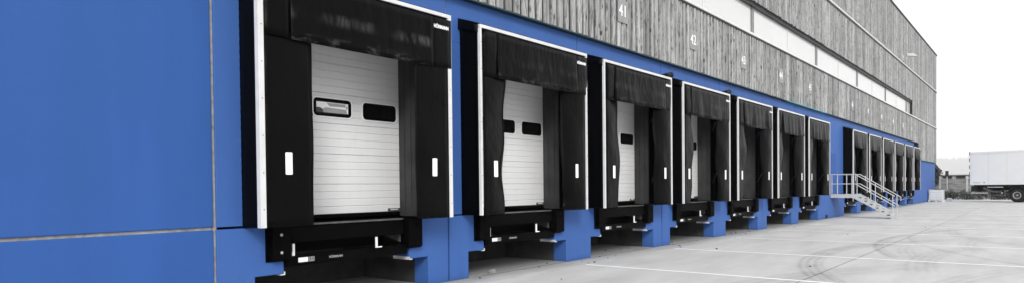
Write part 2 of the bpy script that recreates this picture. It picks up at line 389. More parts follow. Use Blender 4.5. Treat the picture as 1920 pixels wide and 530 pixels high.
# back of the pits, hall floor and shell
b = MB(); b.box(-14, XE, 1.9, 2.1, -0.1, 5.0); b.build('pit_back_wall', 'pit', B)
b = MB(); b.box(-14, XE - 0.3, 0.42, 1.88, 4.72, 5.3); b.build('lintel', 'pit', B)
b = MB(); b.box(-13.9, XE - 0.15, 0.40, 40, 5.45, 15.0); b.build('hall_body', 'woodback', B)
b = MB(); b.box(-13.9, XE - 0.15, 2.11, 40, -0.1, 5.44); b.build('hall_body', 'blue', B)
b = MB(); b.box(-14, XE + 0.02, -0.20, 40, 15.06, 15.18); b.build('roof_coping', 'darktrim', B)
b = MB(); b.box(XE - 0.14, XE, -0.12, 40, 3.98, 15.05); b.build('end_wall', 'wood', B)
b = MB(); b.box(XE - 0.14, XE, 0.38, 40, -0.1, 3.97); b.build('end_wall', 'blue', B)

# dock doors: ribbed sections, three windows each
DY = 0.47
def section_mesh(wd, h, ribs):
    prof = [(0.012, 0.001)]
    for r_ in range(ribs):
        z0 = h * r_ / ribs; z1 = h * (r_ + 1) / ribs
        prof += [(0.0, z0 + 0.009), (0.0, z1 - 0.009)]
        if r_ < ribs - 1: prof += [(0.011, z1)]
    prof += [(0.012, h - 0.001)]
    back = [(0.045, h - 0.001), (0.045, 0.001)]
    return MB().prism_x(prof + back, -wd / 2, wd / 2).mesh('door_section')
sec = section_mesh(3.02, 0.5, 4); sec.materials.append(MAT['door'])
def cham(w_, h_, c_): return [(-w_ + c_, -h_), (w_ - c_, -h_), (w_ - c_ * .3, -h_ + c_ * .3), (w_, -h_ + c_), (w_, h_ - c_), (w_ - c_ * .3, h_ - c_ * .3), (w_ - c_, h_), (-w_ + c_, h_), (-w_ + c_ * .3, h_ - c_ * .3), (-w_, h_ - c_), (-w_, -h_ + c_), (-w_ + c_ * .3, -h_ + c_ * .3)]
def ring(outer, inner, y0, y1):
    k = len(outer); b = MB()
    vs = [(x, y0, z) for x, z in outer] + [(x, y0, z) for x, z in inner] + [(x, y1, z) for x, z in outer] + [(x, y1, z) for x, z in inner]
    fs = []
    for i in range(k):
        j = (i + 1) % k
        fs += [(i, j, k + j, k + i), (2 * k + i, 3 * k + i, 3 * k + j, 2 * k + j), (j, i, 2 * k + i, 2 * k + j), (k + i, k + j, 3 * k + j, 3 * k + i)]
    return b.add(vs, fs)
frm = ring(cham(0.395, 0.165, 0.07), cham(0.378, 0.148, 0.062), -0.016, 0.004).mesh('window_frame'); frm.materials.append(MAT['print_white'])
frb = ring(cham(0.377, 0.147, 0.061), cham(0.335, 0.105, 0.03), -0.013, 0.006).mesh('window_gasket'); frb.materials.append(MAT['rubber'])
pan = MB().prism_y(cham(0.34, 0.11, 0.03), -0.006, 0.002).mesh('pane'); pan.materials.append(MAT['blackglass'])
brand_door = text_mesh('HÖRMANN', 0.036, 0.0006, 0.001); brand_door.materials.append(MAT['print_white'])
for i, c in docks:
    cx = c + 0.035
    d = bpy.data.objects.new('dock_door', MB().box(-1.51, 1.51, 0.046, 0.10, -0.06, 3.2).mesh('dock_door')); col.objects.link(d)
    d.data.materials.append(MAT['darkreveal']); d.parent = B; d.location = (cx, DY, 1.35)
    for q in range(7):
        put('door_section', sec, None, d, (0, 0, 0.5 * q))
    MB().box(-1.51, 1.51, -0.006, 0.045, -0.06, -0.002).build('bottom_seal', 'rubber', d)
    for wx in (-1.0, 0.0, 1.0):
        put('window_frame', frm, None, d, (wx + 0.02, 0, 1.76)); put('window_gasket', frb, None, d, (wx + 0.02, 0, 1.76)); put('pane', pan, None, d, (wx + 0.02, 0, 1.76))
    MB().box(1.19, 1.47, -0.008, 0.002, 0.012, 0.062).build('maker_label', 'print_dark', d)
    if i < 3: put('lettering', brand_door, None, d, (1.33, -0.0095, 0.037))
    # dark lining of the opening right and left, guide tracks
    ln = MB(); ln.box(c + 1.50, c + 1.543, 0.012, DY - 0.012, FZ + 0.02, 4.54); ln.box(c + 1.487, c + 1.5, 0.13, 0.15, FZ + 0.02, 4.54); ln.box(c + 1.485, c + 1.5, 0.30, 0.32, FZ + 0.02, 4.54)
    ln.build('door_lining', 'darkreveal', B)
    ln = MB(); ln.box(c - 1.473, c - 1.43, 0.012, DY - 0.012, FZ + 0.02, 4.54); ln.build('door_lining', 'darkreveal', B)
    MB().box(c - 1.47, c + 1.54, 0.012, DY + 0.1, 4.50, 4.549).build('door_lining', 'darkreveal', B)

# added flat panel painted with the view in the first door's middle window
pl = thing('painted_window_view', 'small grey and white flat panel painted as the view in the nearest dock door window', 'window_view', (6.68 + 0.02, DY - 0.008, 3.11))
MB().box(-0.315, 0.315, -0.002, 0.0, -0.085, 0.085).build('sheet', 'print_white', pl)
def pr(poly, m): MB().prism_y(poly, -0.004, -0.0025).build('view_shape', m, pl)
pr([(-0.12, 0.075), (-0.06, 0.02), (0.26, 0.025), (0.26, 0.075)], 'print_grey')
pr([(-0.20, -0.085), (-0.20, -0.03), (-0.14, 0.0), (0.27, -0.012), (0.30, -0.085)], 'print_grey')
pr([(-0.315, -0.085), (-0.19, -0.085), (-0.19, -0.05), (-0.22, -0.018), (-0.27, -0.005), (-0.315, -0.01)], 'print_dark')
pr([(0.265, 0.03), (0.30, 0.055), (0.30, 0.0), (0.28, -0.01)], 'print_grey')

# ------------------------------------------------------------------ timber cladding
bp = 0.27
def board_mesh(z0, z1, wd, th=0.05):
    e = 0.008
    pts = [(-wd / 2, 0), (-wd / 2, -th + e), (-wd / 2 + e, -th), (wd / 2 - e, -th), (wd / 2, -th + e), (wd / 2, 0)]
    return MB().prism_z(pts, z0, z1)
BX0 = -12.0
def bx(k): return BX0 + bp * k
kvis0 = int((8.3 - BX0) / bp); kend = int((XE - 0.1 - BX0) / bp)
WY = -0.085
low = MB().box(-14, 69.2, WY, 0.40, 5.43, 7.44).box(69.2, XE - 0.15, WY, 0.40, 3.98, 7.44).build('cladding_band', 'woodback', B)
vm = []
for q in range(4):
    me = board_mesh(0, 2.0 + 0.006 * q, 0.150 + 0.012 * q).mesh('board'); me.materials.append(MAT['wood']); vm.append(me)
vl = []
for q in range(2):
    me = board_mesh(0, 3.46, 0.155 + 0.012 * q).mesh('board'); me.materials.append(MAT['wood']); vl.append(me)
rs = random.Random(3)
for k in range(kvis0, kend + 1):
    x = bx(k)
    if x < 69.2: o = put('board', rs.choice(vm), None, low, (x + rs.uniform(-.012, .012), WY - rs.uniform(0, 0.006), 5.425 + rs.uniform(-.012, .006)))
    else: o = put('board', rs.choice(vl), None, low, (x + rs.uniform(-.01, .01), WY - rs.uniform(0, 0.006), 3.965 + rs.uniform(-.01, .006)))
    o.rotation_euler = (0, rs.uniform(-.0012, .0012), 0)
b = MB()
def add_board(b, x, z0, z1, y):
    wd = 0.150 + rs.uniform(0, 0.036); t = board_mesh(z0, z1, wd); b.add([(vx + x, vy + y, vz) for vx, vy, vz in t.v], t.f)
for k in range(0, kvis0): add_board(b, bx(k), 5.425 + rs.uniform(-.012, .006), 7.43, WY)
tag(b.build('rest_of_boards', 'wood', low), kind='stuff')
mid = MB().box(-14, 65.8, WY, 0.40, 8.90, 11.24).box(65.8, XE - 0.15, WY, 0.40, 7.56, 11.24).build('cladding_band', 'woodback', B)
b = MB()
for k in range(0, kend + 1): add_board(b, bx(k) + rs.uniform(-.012, .012), (8.84 + rs.uniform(-.02, .02)) if bx(k) < 65.75 else 7.55, 11.235, WY - rs.uniform(0, .006))
tag(b.build('small_boards', 'wood', mid), kind='stuff')
top = MB().box(-14, XE - 0.15, WY - 0.01, 0.40, 11.34, 15.05).build('cladding_band', 'woodback', B)
b = MB()
for k in range(0, kend + 1): add_board(b, bx(k) + rs.uniform(-.012, .012), 11.35, 15.04, WY - 0.01 - rs.uniform(0, .006))
tag(b.build('small_boards', 'wood', top), kind='stuff')
MB().box(-14, XE + 0.01, -0.21, 0.38, 11.25, 11.335).build('facade_ledge', 'alu', B)
MB().box(-14, XE + 0.005, -0.15, 0.38, 11.16, 11.248).build('ledge_shade_strip', 'darktrim', B)  # dark strip that paints in the shadow below the ledge
MB().box(-14, XE + 0.01, -0.20, 0.38, 7.455, 7.54).build('window_sill', 'alu', B)
MB().box(-14, XE + 0.005, -0.15, 0.38, 7.40, 7.453).build('sill_shade_strip', 'darktrim', B)  # dark strip set under the sill as its painted shadow line
MB().box(-14, 29.9, -0.15, 0.02, 5.385, 5.412).build('drip_flashing', 'flash', B)
MB().box(29.9, 36.5, -0.15, 0.02, 5.385, 5.412).build('drip_flashing', 'teal', B)
MB().box(36.5, 69.1, -0.15, 0.02, 5.385, 5.412).build('drip_flashing', 'flash', B)
MB().box(69.1, 69.2, -0.13, 0.39, 3.99, 5.42).build('drip_flashing', 'flash', B)
MB().box(69.1, XE, -0.15, 0.02, 3.93, 3.955).build('drip_flashing', 'teal', B)
for sx_ in (16.3, 25.2, 34.2, 43.2, 52.2, 61.2, 70.2):
    MB().box(sx_ - 0.012, sx_ + 0.012, WY - 0.05, WY - 0.001, 5.43 if sx_ < 69 else 3.98, 7.45).build('cladding_joint', 'darktrim', B)

# strip window
sw = MB().box(-14, 65.8, 0.30, 0.399, 7.545, 8.90).build('strip_window', 'darktrim', B)
MB().box(-14, 65.7, -0.03, 0.099, 8.70, 8.895).build('head_shade_strip', 'darktrim', sw)  # dark strip stands in for the shadow band below the boards
thick = [7.2, 16.6, 26.0, 35.4, 44.8, 54.2, 63.6]; thin = [-2.2, 2.5, 11.9, 21.3, 30.7, 40.1, 49.5, 58.9]
edges = sorted(thick + thin) + [65.8]
MB().box(65.72, 65.8, -0.02, 0.3, 7.545, 8.9).build('mullion', 'darktrim', sw)
for a_, b_ in zip(edges[:-1], edges[1:]):
    MB().box(a_ + (0.2 if a_ in thick else 0.03), b_ - (0.03 if b_ in thin else 0.05), 0.10, 0.12, 7.56, 8.89).build('pane', 'pane', sw)
for a_ in thick: MB().box(a_, a_ + 0.05, 0.05, 0.3, 7.545, 8.9).box(a_ + .16, a_ + 0.2, 0.05, 0.3, 7.545, 8.9).box(a_ + .05, a_ + 0.16, 0.09, 0.3, 7.545, 8.9).build('mullion', 'plate', sw)
for a_ in thin: MB().box(a_ - 0.03, a_ + 0.03, 0.075, 0.3, 7.545, 8.9).build('mullion', 'trim', sw)

# ------------------------------------------------------------------ number plates
ORD = ['first', 'second', 'third', 'fourth', 'fifth', 'sixth', 'seventh', 'eighth', 'ninth', 'tenth', 'eleventh', 'twelfth', 'thirteenth']
REM = {2: 'with rolled torn corner', 3: 'with rolled torn corner, door just showing', 6: 'last before the stairs', 7: 'just behind the stairs', 12: 'last in the row'}
for i, c in docks:
    if i < 2: continue
    num = 39 + i
    t = thing('number_plate', f'grey plate with white number {num} on the timber, {ORD[i - 2]} plate from the left', 'number plate', (c - 0.22, WY - 0.062, 6.36), group='dock number plates')
    MB().box(-0.26, 0.26, -0.012, 0.0, -0.30, 0.30).build('plate', 'plate', t)
    me = text_mesh(str(num), 0.43, 0.001, 0.002); me.materials.append(MAT['digit']); put('digits', me, None, t, (0, -0.0145, 0))

# ------------------------------------------------------------------ dock shelters
SD = 0.55; HW = 1.865
ords = ['nearest and largest black dock shelter at the left end of the row', 'second black dock shelter from the left, with torn notch in right curtain']
def sheet(nu, nv, fn):
    vs = [fn(i / nu, j / nv) for j in range(nv + 1) for i in range(nu + 1)]
    fs = [(j * (nu + 1) + i, j * (nu + 1) + i + 1, (j + 1) * (nu + 1) + i + 1, (j + 1) * (nu + 1) + i) for j in range(nv) for i in range(nu)]
    return MB().add(vs, fs)
def cloth(mb, name, mat, parent, th=0.006, loc=None):
    o = mb.build(name, mat, parent, loc, smooth=True, fix=False)
    m = o.modifiers.new('thickness', 'SOLIDIFY'); m.thickness = th; m.offset = -1
    return o
strip = MB().prism_y(cham(0.055, 0.155, 0.012), -0.003, 0.0).mesh('reflector_strip'); strip.materials.append(MAT['reflector'])
screw = MB().prism_y([(0.008 * math.cos(a * math.pi / 3), 0.008 * math.sin(a * math.pi / 3)) for a in range(6)], -0.004, 0.002).mesh('screw'); screw.materials.append(MAT['steelgrey'])
brand_big = text_mesh('HÖRMANN', 0.085, 0.003, 0.001); brand_big.materials.append(MAT['reflector'])
ZT = 4.82 - FZ; ZBK = 5.0 - FZ
def make_shelter(i, c):
    lab = ords[i] if i < 2 else f'{ORD[i]} black dock shelter from the left' + (', ' + REM[i] if i in REM else f', below plate {39 + i}')
    t = thing('dock_shelter', lab, 'dock shelter', (c, 0, FZ), group='dock shelters along the blue wall')
    r = random.Random(100 + i); far = i > 6; wav = 0.25 if i == 0 else 1.0
    # bellows side walls
    pitch_ = 0.115
    for sd in (-1, 1):
        def bel(u, v, sd=sd):
            z = v * (ZT - 0.05); k = math.floor(v * 2 * NP + 0.001)
            zig = (k % 2)
            amp = 0.004 if i < 4 else 0.028
            y = -0.004 - u * (SD - 0.03)
            zt = z * (1 + (ZBK / ZT - 1) * (1 - u))
            return (sd * (HW - 0.02 + amp * zig * (1 - 0.25 * math.sin(u * 9 + k * 1.3)) - 0.02), y, zt)
        NP = int(ZT / pitch_)
        cloth(sheet(4, 2 * NP, bel), 'side_wall', 'bellows', t, 0.008)
    # sloping roof cover with folded-over corners
    def roof(u, v):
        return (-HW - 0.01 + (2 * HW + 0.02) * u, -0.003 - v * (SD - 0.02), ZBK + 0.01 - (ZBK - ZT) * v + 0.012 * math.sin(u * 37) * math.sin(v * 3.1))
    cloth(sheet(24, 3, roof), 'roof_cover', 'fabric', t, 0.01)
    for sd in (-1, 1):
        def cap(u, v, sd=sd):
            zt = ZBK - (ZBK - ZT) * u; zb = zt - 0.20 + 0.05 * u
            return (sd * (HW + 0.012 + 0.004 * math.sin(v * 5)), -0.003 - u * (SD - 0.04), zb + (zt - zb) * v)
        cloth(sheet(4, 4, cap), 'corner_cap', 'fabric', t, 0.006)
    # white aluminium frame
    fw = 0.085 if i == 0 else 0.05
    for sd in (-1, 1):
        x0, x1 = (-HW, -HW + fw) if sd < 0 else (HW - fw, HW)
        f = MB().box(x0, x1, -SD - 0.004, -SD + 0.03, 0, ZT - 0.057)
        f.box(x0 - 0.003 if sd < 0 else x1 - 0.03, x0 + 0.03 if sd < 0 else x1 + 0.003, -SD + 0.031, -SD + (0.075 if i == 0 else 0.05), 0, ZT - 0.057)
        fp = f.build('frame_post', 'alu', t)
        if i < 2:
            for q in range(7): put('screw', screw, None, fp, ((x0 + x1) / 2 + 0.008, -SD - 0.005, 0.25 + q * 0.5))
    MB().box(-HW, HW, -SD - 0.005, -SD + 0.03, ZT - 0.055, ZT + 0.005).box(-HW, HW, -SD + 0.031, -SD + 0.09, ZT - 0.03, ZT + 0.007).build('frame_header', 'alu', t)
    bp_ = MB(); bp_.box(1.50, HW - 0.06, -0.012, -0.004, 0.0, ZT + 0.1).box(-HW + 0.06, -1.43, -0.012, -0.004, 0.0, ZT + 0.1).box(-1.43, 1.50, -0.012, -0.004, 4.50 - FZ, ZT + 0.1)
    bp_.build('back_panel', 'bellows', t)
    # curtain inner edges
    cw = 0.80
    for sd in (-1, 1):
        ph = r.uniform(0, 6); a1 = r.uniform(0.02, 0.05) * wav; a2 = r.uniform(0.01, 0.03) * wav; curl = (r.uniform(0.05, 0.16) if i else 0.03)
        bul = r.uniform(0.0, 0.035) * wav; lean = r.uniform(-0.03, 0.06) * wav
        if sd > 0 and i >= 2: lean += 0.06; curl += 0.08
        def cur(u, v, sd=sd):
            z = 0.0 + v * (ZT - 0.12)
            e = cw + bul * math.sin(math.pi * min(1, v * 1.25)) - lean * (1 - v)
            if i == 1 and sd > 0 and v < 0.11: e -= 0.07 * (1 if v > 0.03 else v / 0.03)
            x = sd * (HW - 0.085 - (e - 0.02) * u)
            y = -SD + 0.012 + curl * u ** 2.5 * (1 - 0.3 * v) + (a1 * math.sin(ph + v * 7 + u * 2) + a2 * math.sin(ph * 2 + v * 17 - u * 3)) * u
            if v > 0.7: y += 0.02 * (v - 0.7)
            return (x, y, z)
        cu = cloth(sheet(8, 30, cur), 'side_curtain', 'fabric', t)
        q = cur(0.40, 0.255); q2 = cur(0.52, 0.255); q3 = cur(.46, .31); q4 = cur(.46, .20)
        s_ = put('reflector_strip', strip, None, cu, (cur(.46, .255)[0], min(q[1], q2[1], q3[1], q4[1]) - 0.010, 0.885))
        s_.rotation_euler = (0, r.uniform(-.012, .012), r.uniform(-.03, .03))
    # head curtain: centre panel and two corner flaps
    zl = 3.87 - FZ; sag = r.uniform(0.0, 0.03)
    def head(u, v):
        x = -1.37 + 2.76 * u; z = zl - 0.01 + v * (ZT - 0.09 - zl)
        wv = (0.014 * math.sin(u * (9 + i) + i) + (0.010 if i > 2 else 0.003) * math.sin(u * 23 + i * 2)) * (1 - v) * (wav + 0.25)
        z -= sag * math.sin(math.pi * u) * (1 - v)
        if i > 3: wv += 0.022 * (1 - v) * math.sin(u * 31 + i * 1.7) * math.sin(u * 5 + i)
        return (x, -SD - 0.022 + wv - 0.035 * (1 - v) * (wav), z - zl)
    hc = cloth(sheet(48, 8, head), 'head_curtain', 'headfabric', t, 0.006, (0, 0, zl))
    for sd in (-1, 1):
        xi = -1.36 if sd < 0 else 1.38
        tw = r.uniform(-0.03, 0.02) * wav
        def flap(u, v, sd=sd):
            xo = sd * (HW - (0.10 if sd < 0 else 0.012)) if i < 2 or sd < 0 else sd * (HW - 0.10)
            x = xi + (xo - xi) * u; z = zl + 0.005 + v * (ZT - 0.10 - zl)
            return (x, -SD - 0.012 + (tw * (1 - u) + 0.012 * math.sin(v * 5 + i)) * (1 - v) * wav, z)
        fl = cloth(sheet(4, 8, flap), 'corner_flap', 'fabric', t, 0.006)
        if sd > 0 and i < 5: put('lettering', brand_big, None, fl, ((1.38 + HW - 0.02) / 2 - 0.03, -SD - 0.038, 4.56 - FZ)).scale = (0.82, 1, 1)
    if i in (2, 3):      # torn roof corner rolled up
        def roll(u, v):
            a = v * 4.6; rr = 0.10 - 0.012 * v
            return (HW - 0.42 + 0.46 * u, -SD + 0.05 - rr * math.sin(a), ZT + 0.0 + rr * (1 - math.cos(a)) * (0.4 + 0.6 * u))
        cloth(sheet(6, 10, roll), 'torn_cover', 'fabric', t, 0.01)
    # tension straps behind the right curtain
    for za, zb in ((0.62, 1.05), (2.35, 2.75)):
        MB().tube([(1.62, -0.02, za), (1.20, -SD + 0.16, zb)], 0.008, 6).build('tension_strap', 'steelgrey', t)
    return t
for i, c in docks: make_shelter(i, c)

# ------------------------------------------------------------------ dock levellers with bumpers
lab_lev = ['nearest black dock leveller under the first dock door at left', 'black dock leveller below the second dock door from the left']
brand_lev = text_mesh('HÖRMANN', 0.05, 0.001, 0.001); brand_lev.materials.append(MAT['print_grey'])
bolt = MB().lathe([(0.0, -0.022), (0.013, -0.02), (0.015, -0.004), (0.022, -0.003), (0.022, 0.0)], (0, 0, 0), 'y', 10).mesh('bolt'); bolt.materials.append(MAT['galv'])
dbolt = bolt.copy(); dbolt.materials.clear(); dbolt.materials.append(MAT['blacksteel'])
for i, c in docks:
    t = thing('dock_leveller', lab_lev[i] if i < 2 else f'black dock leveller under the {ORD[i]} dock door from the left', 'dock leveller', (c + 0.035, 0, 0), group='dock levellers under the doors')
    MB().box(-1.46, 1.46, 0.02, 1.88, 1.215, 1.24).build('platform', 'blacksteel', t)
    MB().box(-1.12, 1.12, -0.012, 0.016, 1.222, 1.248).build('platform_edge', 'steelgrey', t)
    MB().prism_x([(-0.005, 1.215), (-0.03, 1.19), (-0.045, 0.99), (-0.03, 0.97), (0.01, 1.2)], -1.10, 1.10).build('lip', 'blacksteel', t)
    MB().box(-1.20, 1.20, -0.02, 0.10, 0.615, 0.775).build('front_beam', 'blacksteel', t)
    MB().box(-1.05, 1.05, 0.45, 0.5, 0.78, 1.21).build('rear_plate', 'blacksteel', t)
    for sx_ in (-1.08, 0.50):
        g = MB(); g.box(sx_ - 0.018, sx_ + 0.018, -0.045, -0.023, 0.79, 0.955); g.box(sx_ - 0.018, sx_ + (0.11 if sx_ > 0 else 0.018), -0.046, -0.022, 0.775, 0.794)
        if sx_ < 0: g.add([(sx_ - 0.08, -0.046, 0.775), (sx_ - 0.022, -0.046, 0.775), (sx_ - 0.022, -0.046, 0.84), (sx_ - 0.08, -0.024, 0.775), (sx_ - 0.022, -0.024, 0.775), (sx_ - 0.022, -0.024, 0.84)], [(0, 1, 2), (5, 4, 3), (0, 3, 4, 1), (1, 4, 5, 2), (2, 5, 3, 0)])
        g.build('lip_support', 'print_white', t)
    MB().box(-0.99, -0.82, -0.024, -0.021, 0.665, 0.735).build('rating_label', 'print_white', t)
    MB().box(-0.80, -0.71, -0.024, -0.021, 0.665, 0.735).build('warning_label', 'print_grey', t)
    MB().box(-0.785, -0.765, -0.026, -0.0245, 0.675, 0.728).build('print_mark', 'print_dark', t)
    MB().box(-0.745, -0.725, -0.026, -0.0245, 0.675, 0.728).build('print_mark', 'print_dark', t)
    MB().prism_x([(0.06, 0.83), (0.5, 0.93), (0.5, 1.12), (0.06, 1.02)], 1.10, 1.12).build('side_plate', 'steelgrey', t)
    if i < 5: put('lettering', brand_lev, None, t, (-0.31, -0.0225, 0.70))
    for sd in (-1, 1):
        x0, x1 = (-1.505, -1.16) if sd < 0 else (1.16, 1.505)
        bm_ = MB(); bm_.box(x0, x1, -0.02, 0.10, 0.715, 1.232); bk = bm_.build('bumper_mount', 'blacksteel', t)
        bu = MB().box((x0 + 0.03) if sd < 0 else x0, x1 if sd < 0 else (x1 - 0.03), -0.13, -0.022, 0.735, 1.225).build('bumper', 'rubber', t, bevel=0.012)
        for zz in (0.845, 1.105):
            put('bolt', bolt if (sd < 0 and i == 0) else dbolt, None, bu, ((x0 + x1) / 2 + 0.0, -0.131, zz))

# ------------------------------------------------------------------ steel stair
st = thing('steel_staircase', 'galvanised steel outdoor staircase with landing and tube handrails against the blue wall', 'staircase', (37.95, 0, 0))
WS = 1.28; LD = 1.06; RUN = 1.82; NS = 7
MB().box(0, WS, -LD, -0.01, 1.225, 1.255).build('landing', 'galv', st)
MB().box(0, 0.05, -LD, -0.01, 1.065, 1.224).build('landing_beam', 'galv', st); MB().box(WS - 0.05, WS, -LD, -0.01, 1.065, 1.224).build('landing_beam', 'galv', st)
for x in (0, WS - 0.045):
    MB().prism_x([(-LD - 0.001, 1.065), (-LD - 0.001, 1.255), (-LD - 0.16, 1.255), (-LD - RUN - 0.22, 0.10), (-LD - RUN - 0.22, 0.0), (-LD - RUN + 0.06, 0.0), (-LD - RUN + 0.06, 0.09)], x, x + 0.045).build('stringer', 'galv', st)
for k in range(1, NS):
    y = -LD - RUN * k / NS; z = 1.245 - 1.245 * k / NS
    MB().box(0.046, WS - 0.046, y - 0.26, y, z - 0.03, z).build('tread', 'galv', st)
    if k < 7:   # dark triangles laid on the stringer for the dark gaps between open treads
        for x in (-0.004, ):
            MB().prism_x([(y - 0.20, z + 0.035), (y - 0.02, z + 0.035), (y - 0.10, z - 0.03)], x, x + 0.006).build('tread_gap_patch', 'darktrim', st)
def rail(x, h):
    return [(x, 0.0 - 0.02, 1.25 + h), (x, -LD - 0.12, 1.25 + h), (x, -LD - RUN - 0.12, 0.09 + h)]
for x in (0.03, WS - 0.03):
    for h in (1.05, 0.55):
        pts = rail(x, h)
        if h > 1 and x > 0.5: pts += [(x, -LD - RUN - 0.20, 0.04 + h), (x, -LD - RUN - 0.20, -0.16 + h)]
        MB().tube(pts, 0.022, 8).build('handrail' if h > 1 else 'mid_rail', 'galv', st)
    for y, z in ((-0.06, 1.25), (-LD + 0.28, 1.25), (-LD + 0.03, 1.25), (-LD - 0.85, 0.74), (-LD - RUN - 0.02, 0.16)):
        hgt = 1.05 if y > -LD - 0.12 else 1.25 + 1.05 - (1.16) * ((-LD - 0.12) - y) / RUN - z
        MB().tube([(x, y, z - 0.1), (x, y, z + hgt)], 0.021, 8).build('post', 'galv', st)
# personnel door and its lamp in the stair bay
pd = MB().box(38.05, 39.05, -0.02, 0.02, 1.262, 3.45).build('personnel_door', 'blue', B, bevel=0.006)
MB().tube([(38.16, -0.05, 2.3), (38.30, -0.05, 2.3)], 0.014, 6).build('handle', 'galv', pd)
wl = thing('wall_sensor_box', 'small white box on the blue wall above the stair landing', 'wall box', (36.35, -0.02, 3.35))
MB().box(-0.06, 0.06, -0.12, 0.018, -0.02, 0.30).build('housing', 'print_white', wl, bevel=0.01); MB().box(-0.05, 0.05, -0.135, -0.121, 0.02, 0.14).build('lens', 'pane', wl)
dr = thing('drain_outlet', 'small dark pipe outlet at the foot of the blue wall by the stairs', 'pipe', (37.0, 0, 0.11))
MB().lathe([(0.0, -0.03), (0.075, -0.03), (0.075, -0.06), (0.10, -0.06), (0.10, 0.0)], (0, 0, 0), 'y', 16).build('pipe_end', 'darktrim', dr, smooth=False)

# floodlight
fl = thing('wall_floodlight', 'pale grey area floodlight on a short arm high on the timber facade', 'floodlight', (60.6, WY - 0.05, 11.55))
MB().box(-0.12, 0.12, -0.03, 0.02, -0.02, 0.42).build('bracket', 'trim', fl)
MB().tube([(0, -0.03, 0.1), (0, -0.18, 0.30), (0, -0.32, 0.36)], 0.04, 8).build('arm', 'trim', fl, smooth=True)
MB().add([(-.20, -.30, .30), (.20, -.30, .30), (.26, -1.05, .16), (-.26, -1.05, .16), (-.16, -.30, .50), (.16, -.30, .50), (.16, -.75, .46), (-.16, -.75, .46)],
         [(0, 1, 2, 3), (4, 5, 6, 7), (0, 1, 5, 4), (1, 2, 6, 5), (2, 3, 7, 6), (3, 0, 4, 7)]).build('lamp_head', 'trim', fl, bevel=0.02)

# ------------------------------------------------------------------ container tote by the corner
MAT['hdpe'] = simple('milky_plastic_tank', grey(0.68), 0.35, var=0.06, sc=2)
MAT['timber'] = simple('pale_pallet_wood', grey(0.62), 0.8, var=0.2, sc=6)
ib = thing('caged_tank', 'white plastic bulk tank in a wire cage on a pallet at the building corner', 'tank', (76.2, -1.33, 0))
MB().box(0.04, 1.02, 0.04, 1.22, 0.17, 1.16).build('tank', 'hdpe', ib, bevel=0.07)
MB().lathe([(0.0, 0.06), (0.12, 0.06), (0.12, 0.0)], (0.53, 0.63, 1.16), 'z', 16).build('filler_cap', 'rubber', ib)
pl2 = MB()
for y0 in (0.0, 0.53, 1.12): pl2.box(0, 1.06, y0, y0 + 0.13, 0.0, 0.11)
pl2.box(0, 1.06, 0, 1.26, 0.115, 0.16); pl2.build('pallet', 'timber', ib)
for k in range(8):
    y = 0.02 + k * 1.22 / 7; MB().tube([(0.0, y, 0.16), (0.0, y, 1.18), (1.06, y, 1.18), (1.06, y, 0.16)], 0.011, 6).build('cage_bar', 'galv', ib)
for k in range(5):
    z = 0.2 + k * 0.24; MB().tube([(-0.012, -0.012, z), (1.07, -0.012, z), (1.07, 1.27, z), (-0.012, 1.27, z), (-0.012, -0.012, z)], 0.011, 6).build('cage_hoop', 'galv', ib)
cr = thing('small_crate', 'small white plastic canister on the ground beside the caged tank', 'canister', (78.5, -1.75, 0))
MB().box(0, 0.45, 0, 0.38, 0.0, 0.34).build('body', 'hdpe', cr, bevel=0.04); MB().lathe([(0, 0.05), (0.05, 0.05), (0.05, 0)], (0.12, 0.19, 0.34), 'z', 10).build('cap', 'print_dark', cr)

# ------------------------------------------------------------------ truck
MAT['truckwhite'] = simple('truck_white', grey(0.84), 0.35, var=0.02, sc=1.5, spec=0.4)
MAT['tyre'] = simple('tyre_rubber', grey(0.012), 0.75, var=0.3, sc=8)
MAT['chassis'] = simple('chassis_black', grey(0.014), 0.6, var=0.4, sc=5)
MAT['carglass'] = simple('cab_glass', grey(0.01), 0.1, spec=0.5)
tk = thing('box_truck', 'white box truck parked across the far end of the yard', 'truck', (76.2, -3.45, 0), math.atan2(-0.93, -0.37))
TL, TW, TZ0, TZ1 = 8.4, 2.75, 1.62, 4.70
bd = MB().box(0.06, TL, 0.02, TW - 0.02, TZ0 + 0.14, TZ1).build('cargo_box', 'truckwhite', tk, bevel=0.03)
MB().box(0.05, TL + 0.01, 0.0, TW, TZ0, TZ0 + 0.138).build('floor_rail', 'truckwhite', tk)
MB().box(0.05, TL + 0.01, -0.005, 0.018, TZ1 - 0.14, TZ1 + 0.01).build('top_rail', 'truckwhite', tk)
for x in (1.55, 3.05, 4.55, 6.05, 7.5): MB().box(x, x + 0.012, 0.014, 0.0195, TZ0 + 0.15, TZ1 - 0.15).build('panel_seam', 'trim', bd)
MB().box(-0.03, 0.055, 0.02, TW - 0.02, TZ0 + 0.05, TZ1).build('rear_door', 'truckwhite', tk)
for z in (1.85, 2.5, 3.15, 3.8, 4.4): MB().box(-0.075, -0.031, -0.012, 0.10, z, z + 0.34).build('hinge', 'chassis', tk)
MB().box(0.25, 0.85, 0.011, 0.018, 1.83, 1.86).build('side_marking', 'print_grey', bd); MB().prism_y([(1.12, 1.87), (1.22, 1.80), (1.28, 1.82), (1.18, 1.90)], 0.010, 0.0175).build('side_mark', 'print_dark', bd)
for y in (0.75, 1.85): MB().box(0.1, TL + 2.0, y, y + 0.12, 1.10, 1.42).build('chassis_rail', 'chassis', tk)
for k in range(9): MB().box(0.3 + k, 0.42 + k, 0.05, TW - 0.05, 1.42, 1.61).build('cross_member', 'chassis', tk)
MB().box(0.05, 0.5, 0.1, TW - 0.1, 1.0, 1.5).build('tail_lift', 'chassis', tk); MB().box(0.05, 1.5, -0.02, 0.06, 0.80, 0.90).build('tail_lift_arm', 'galv', tk)
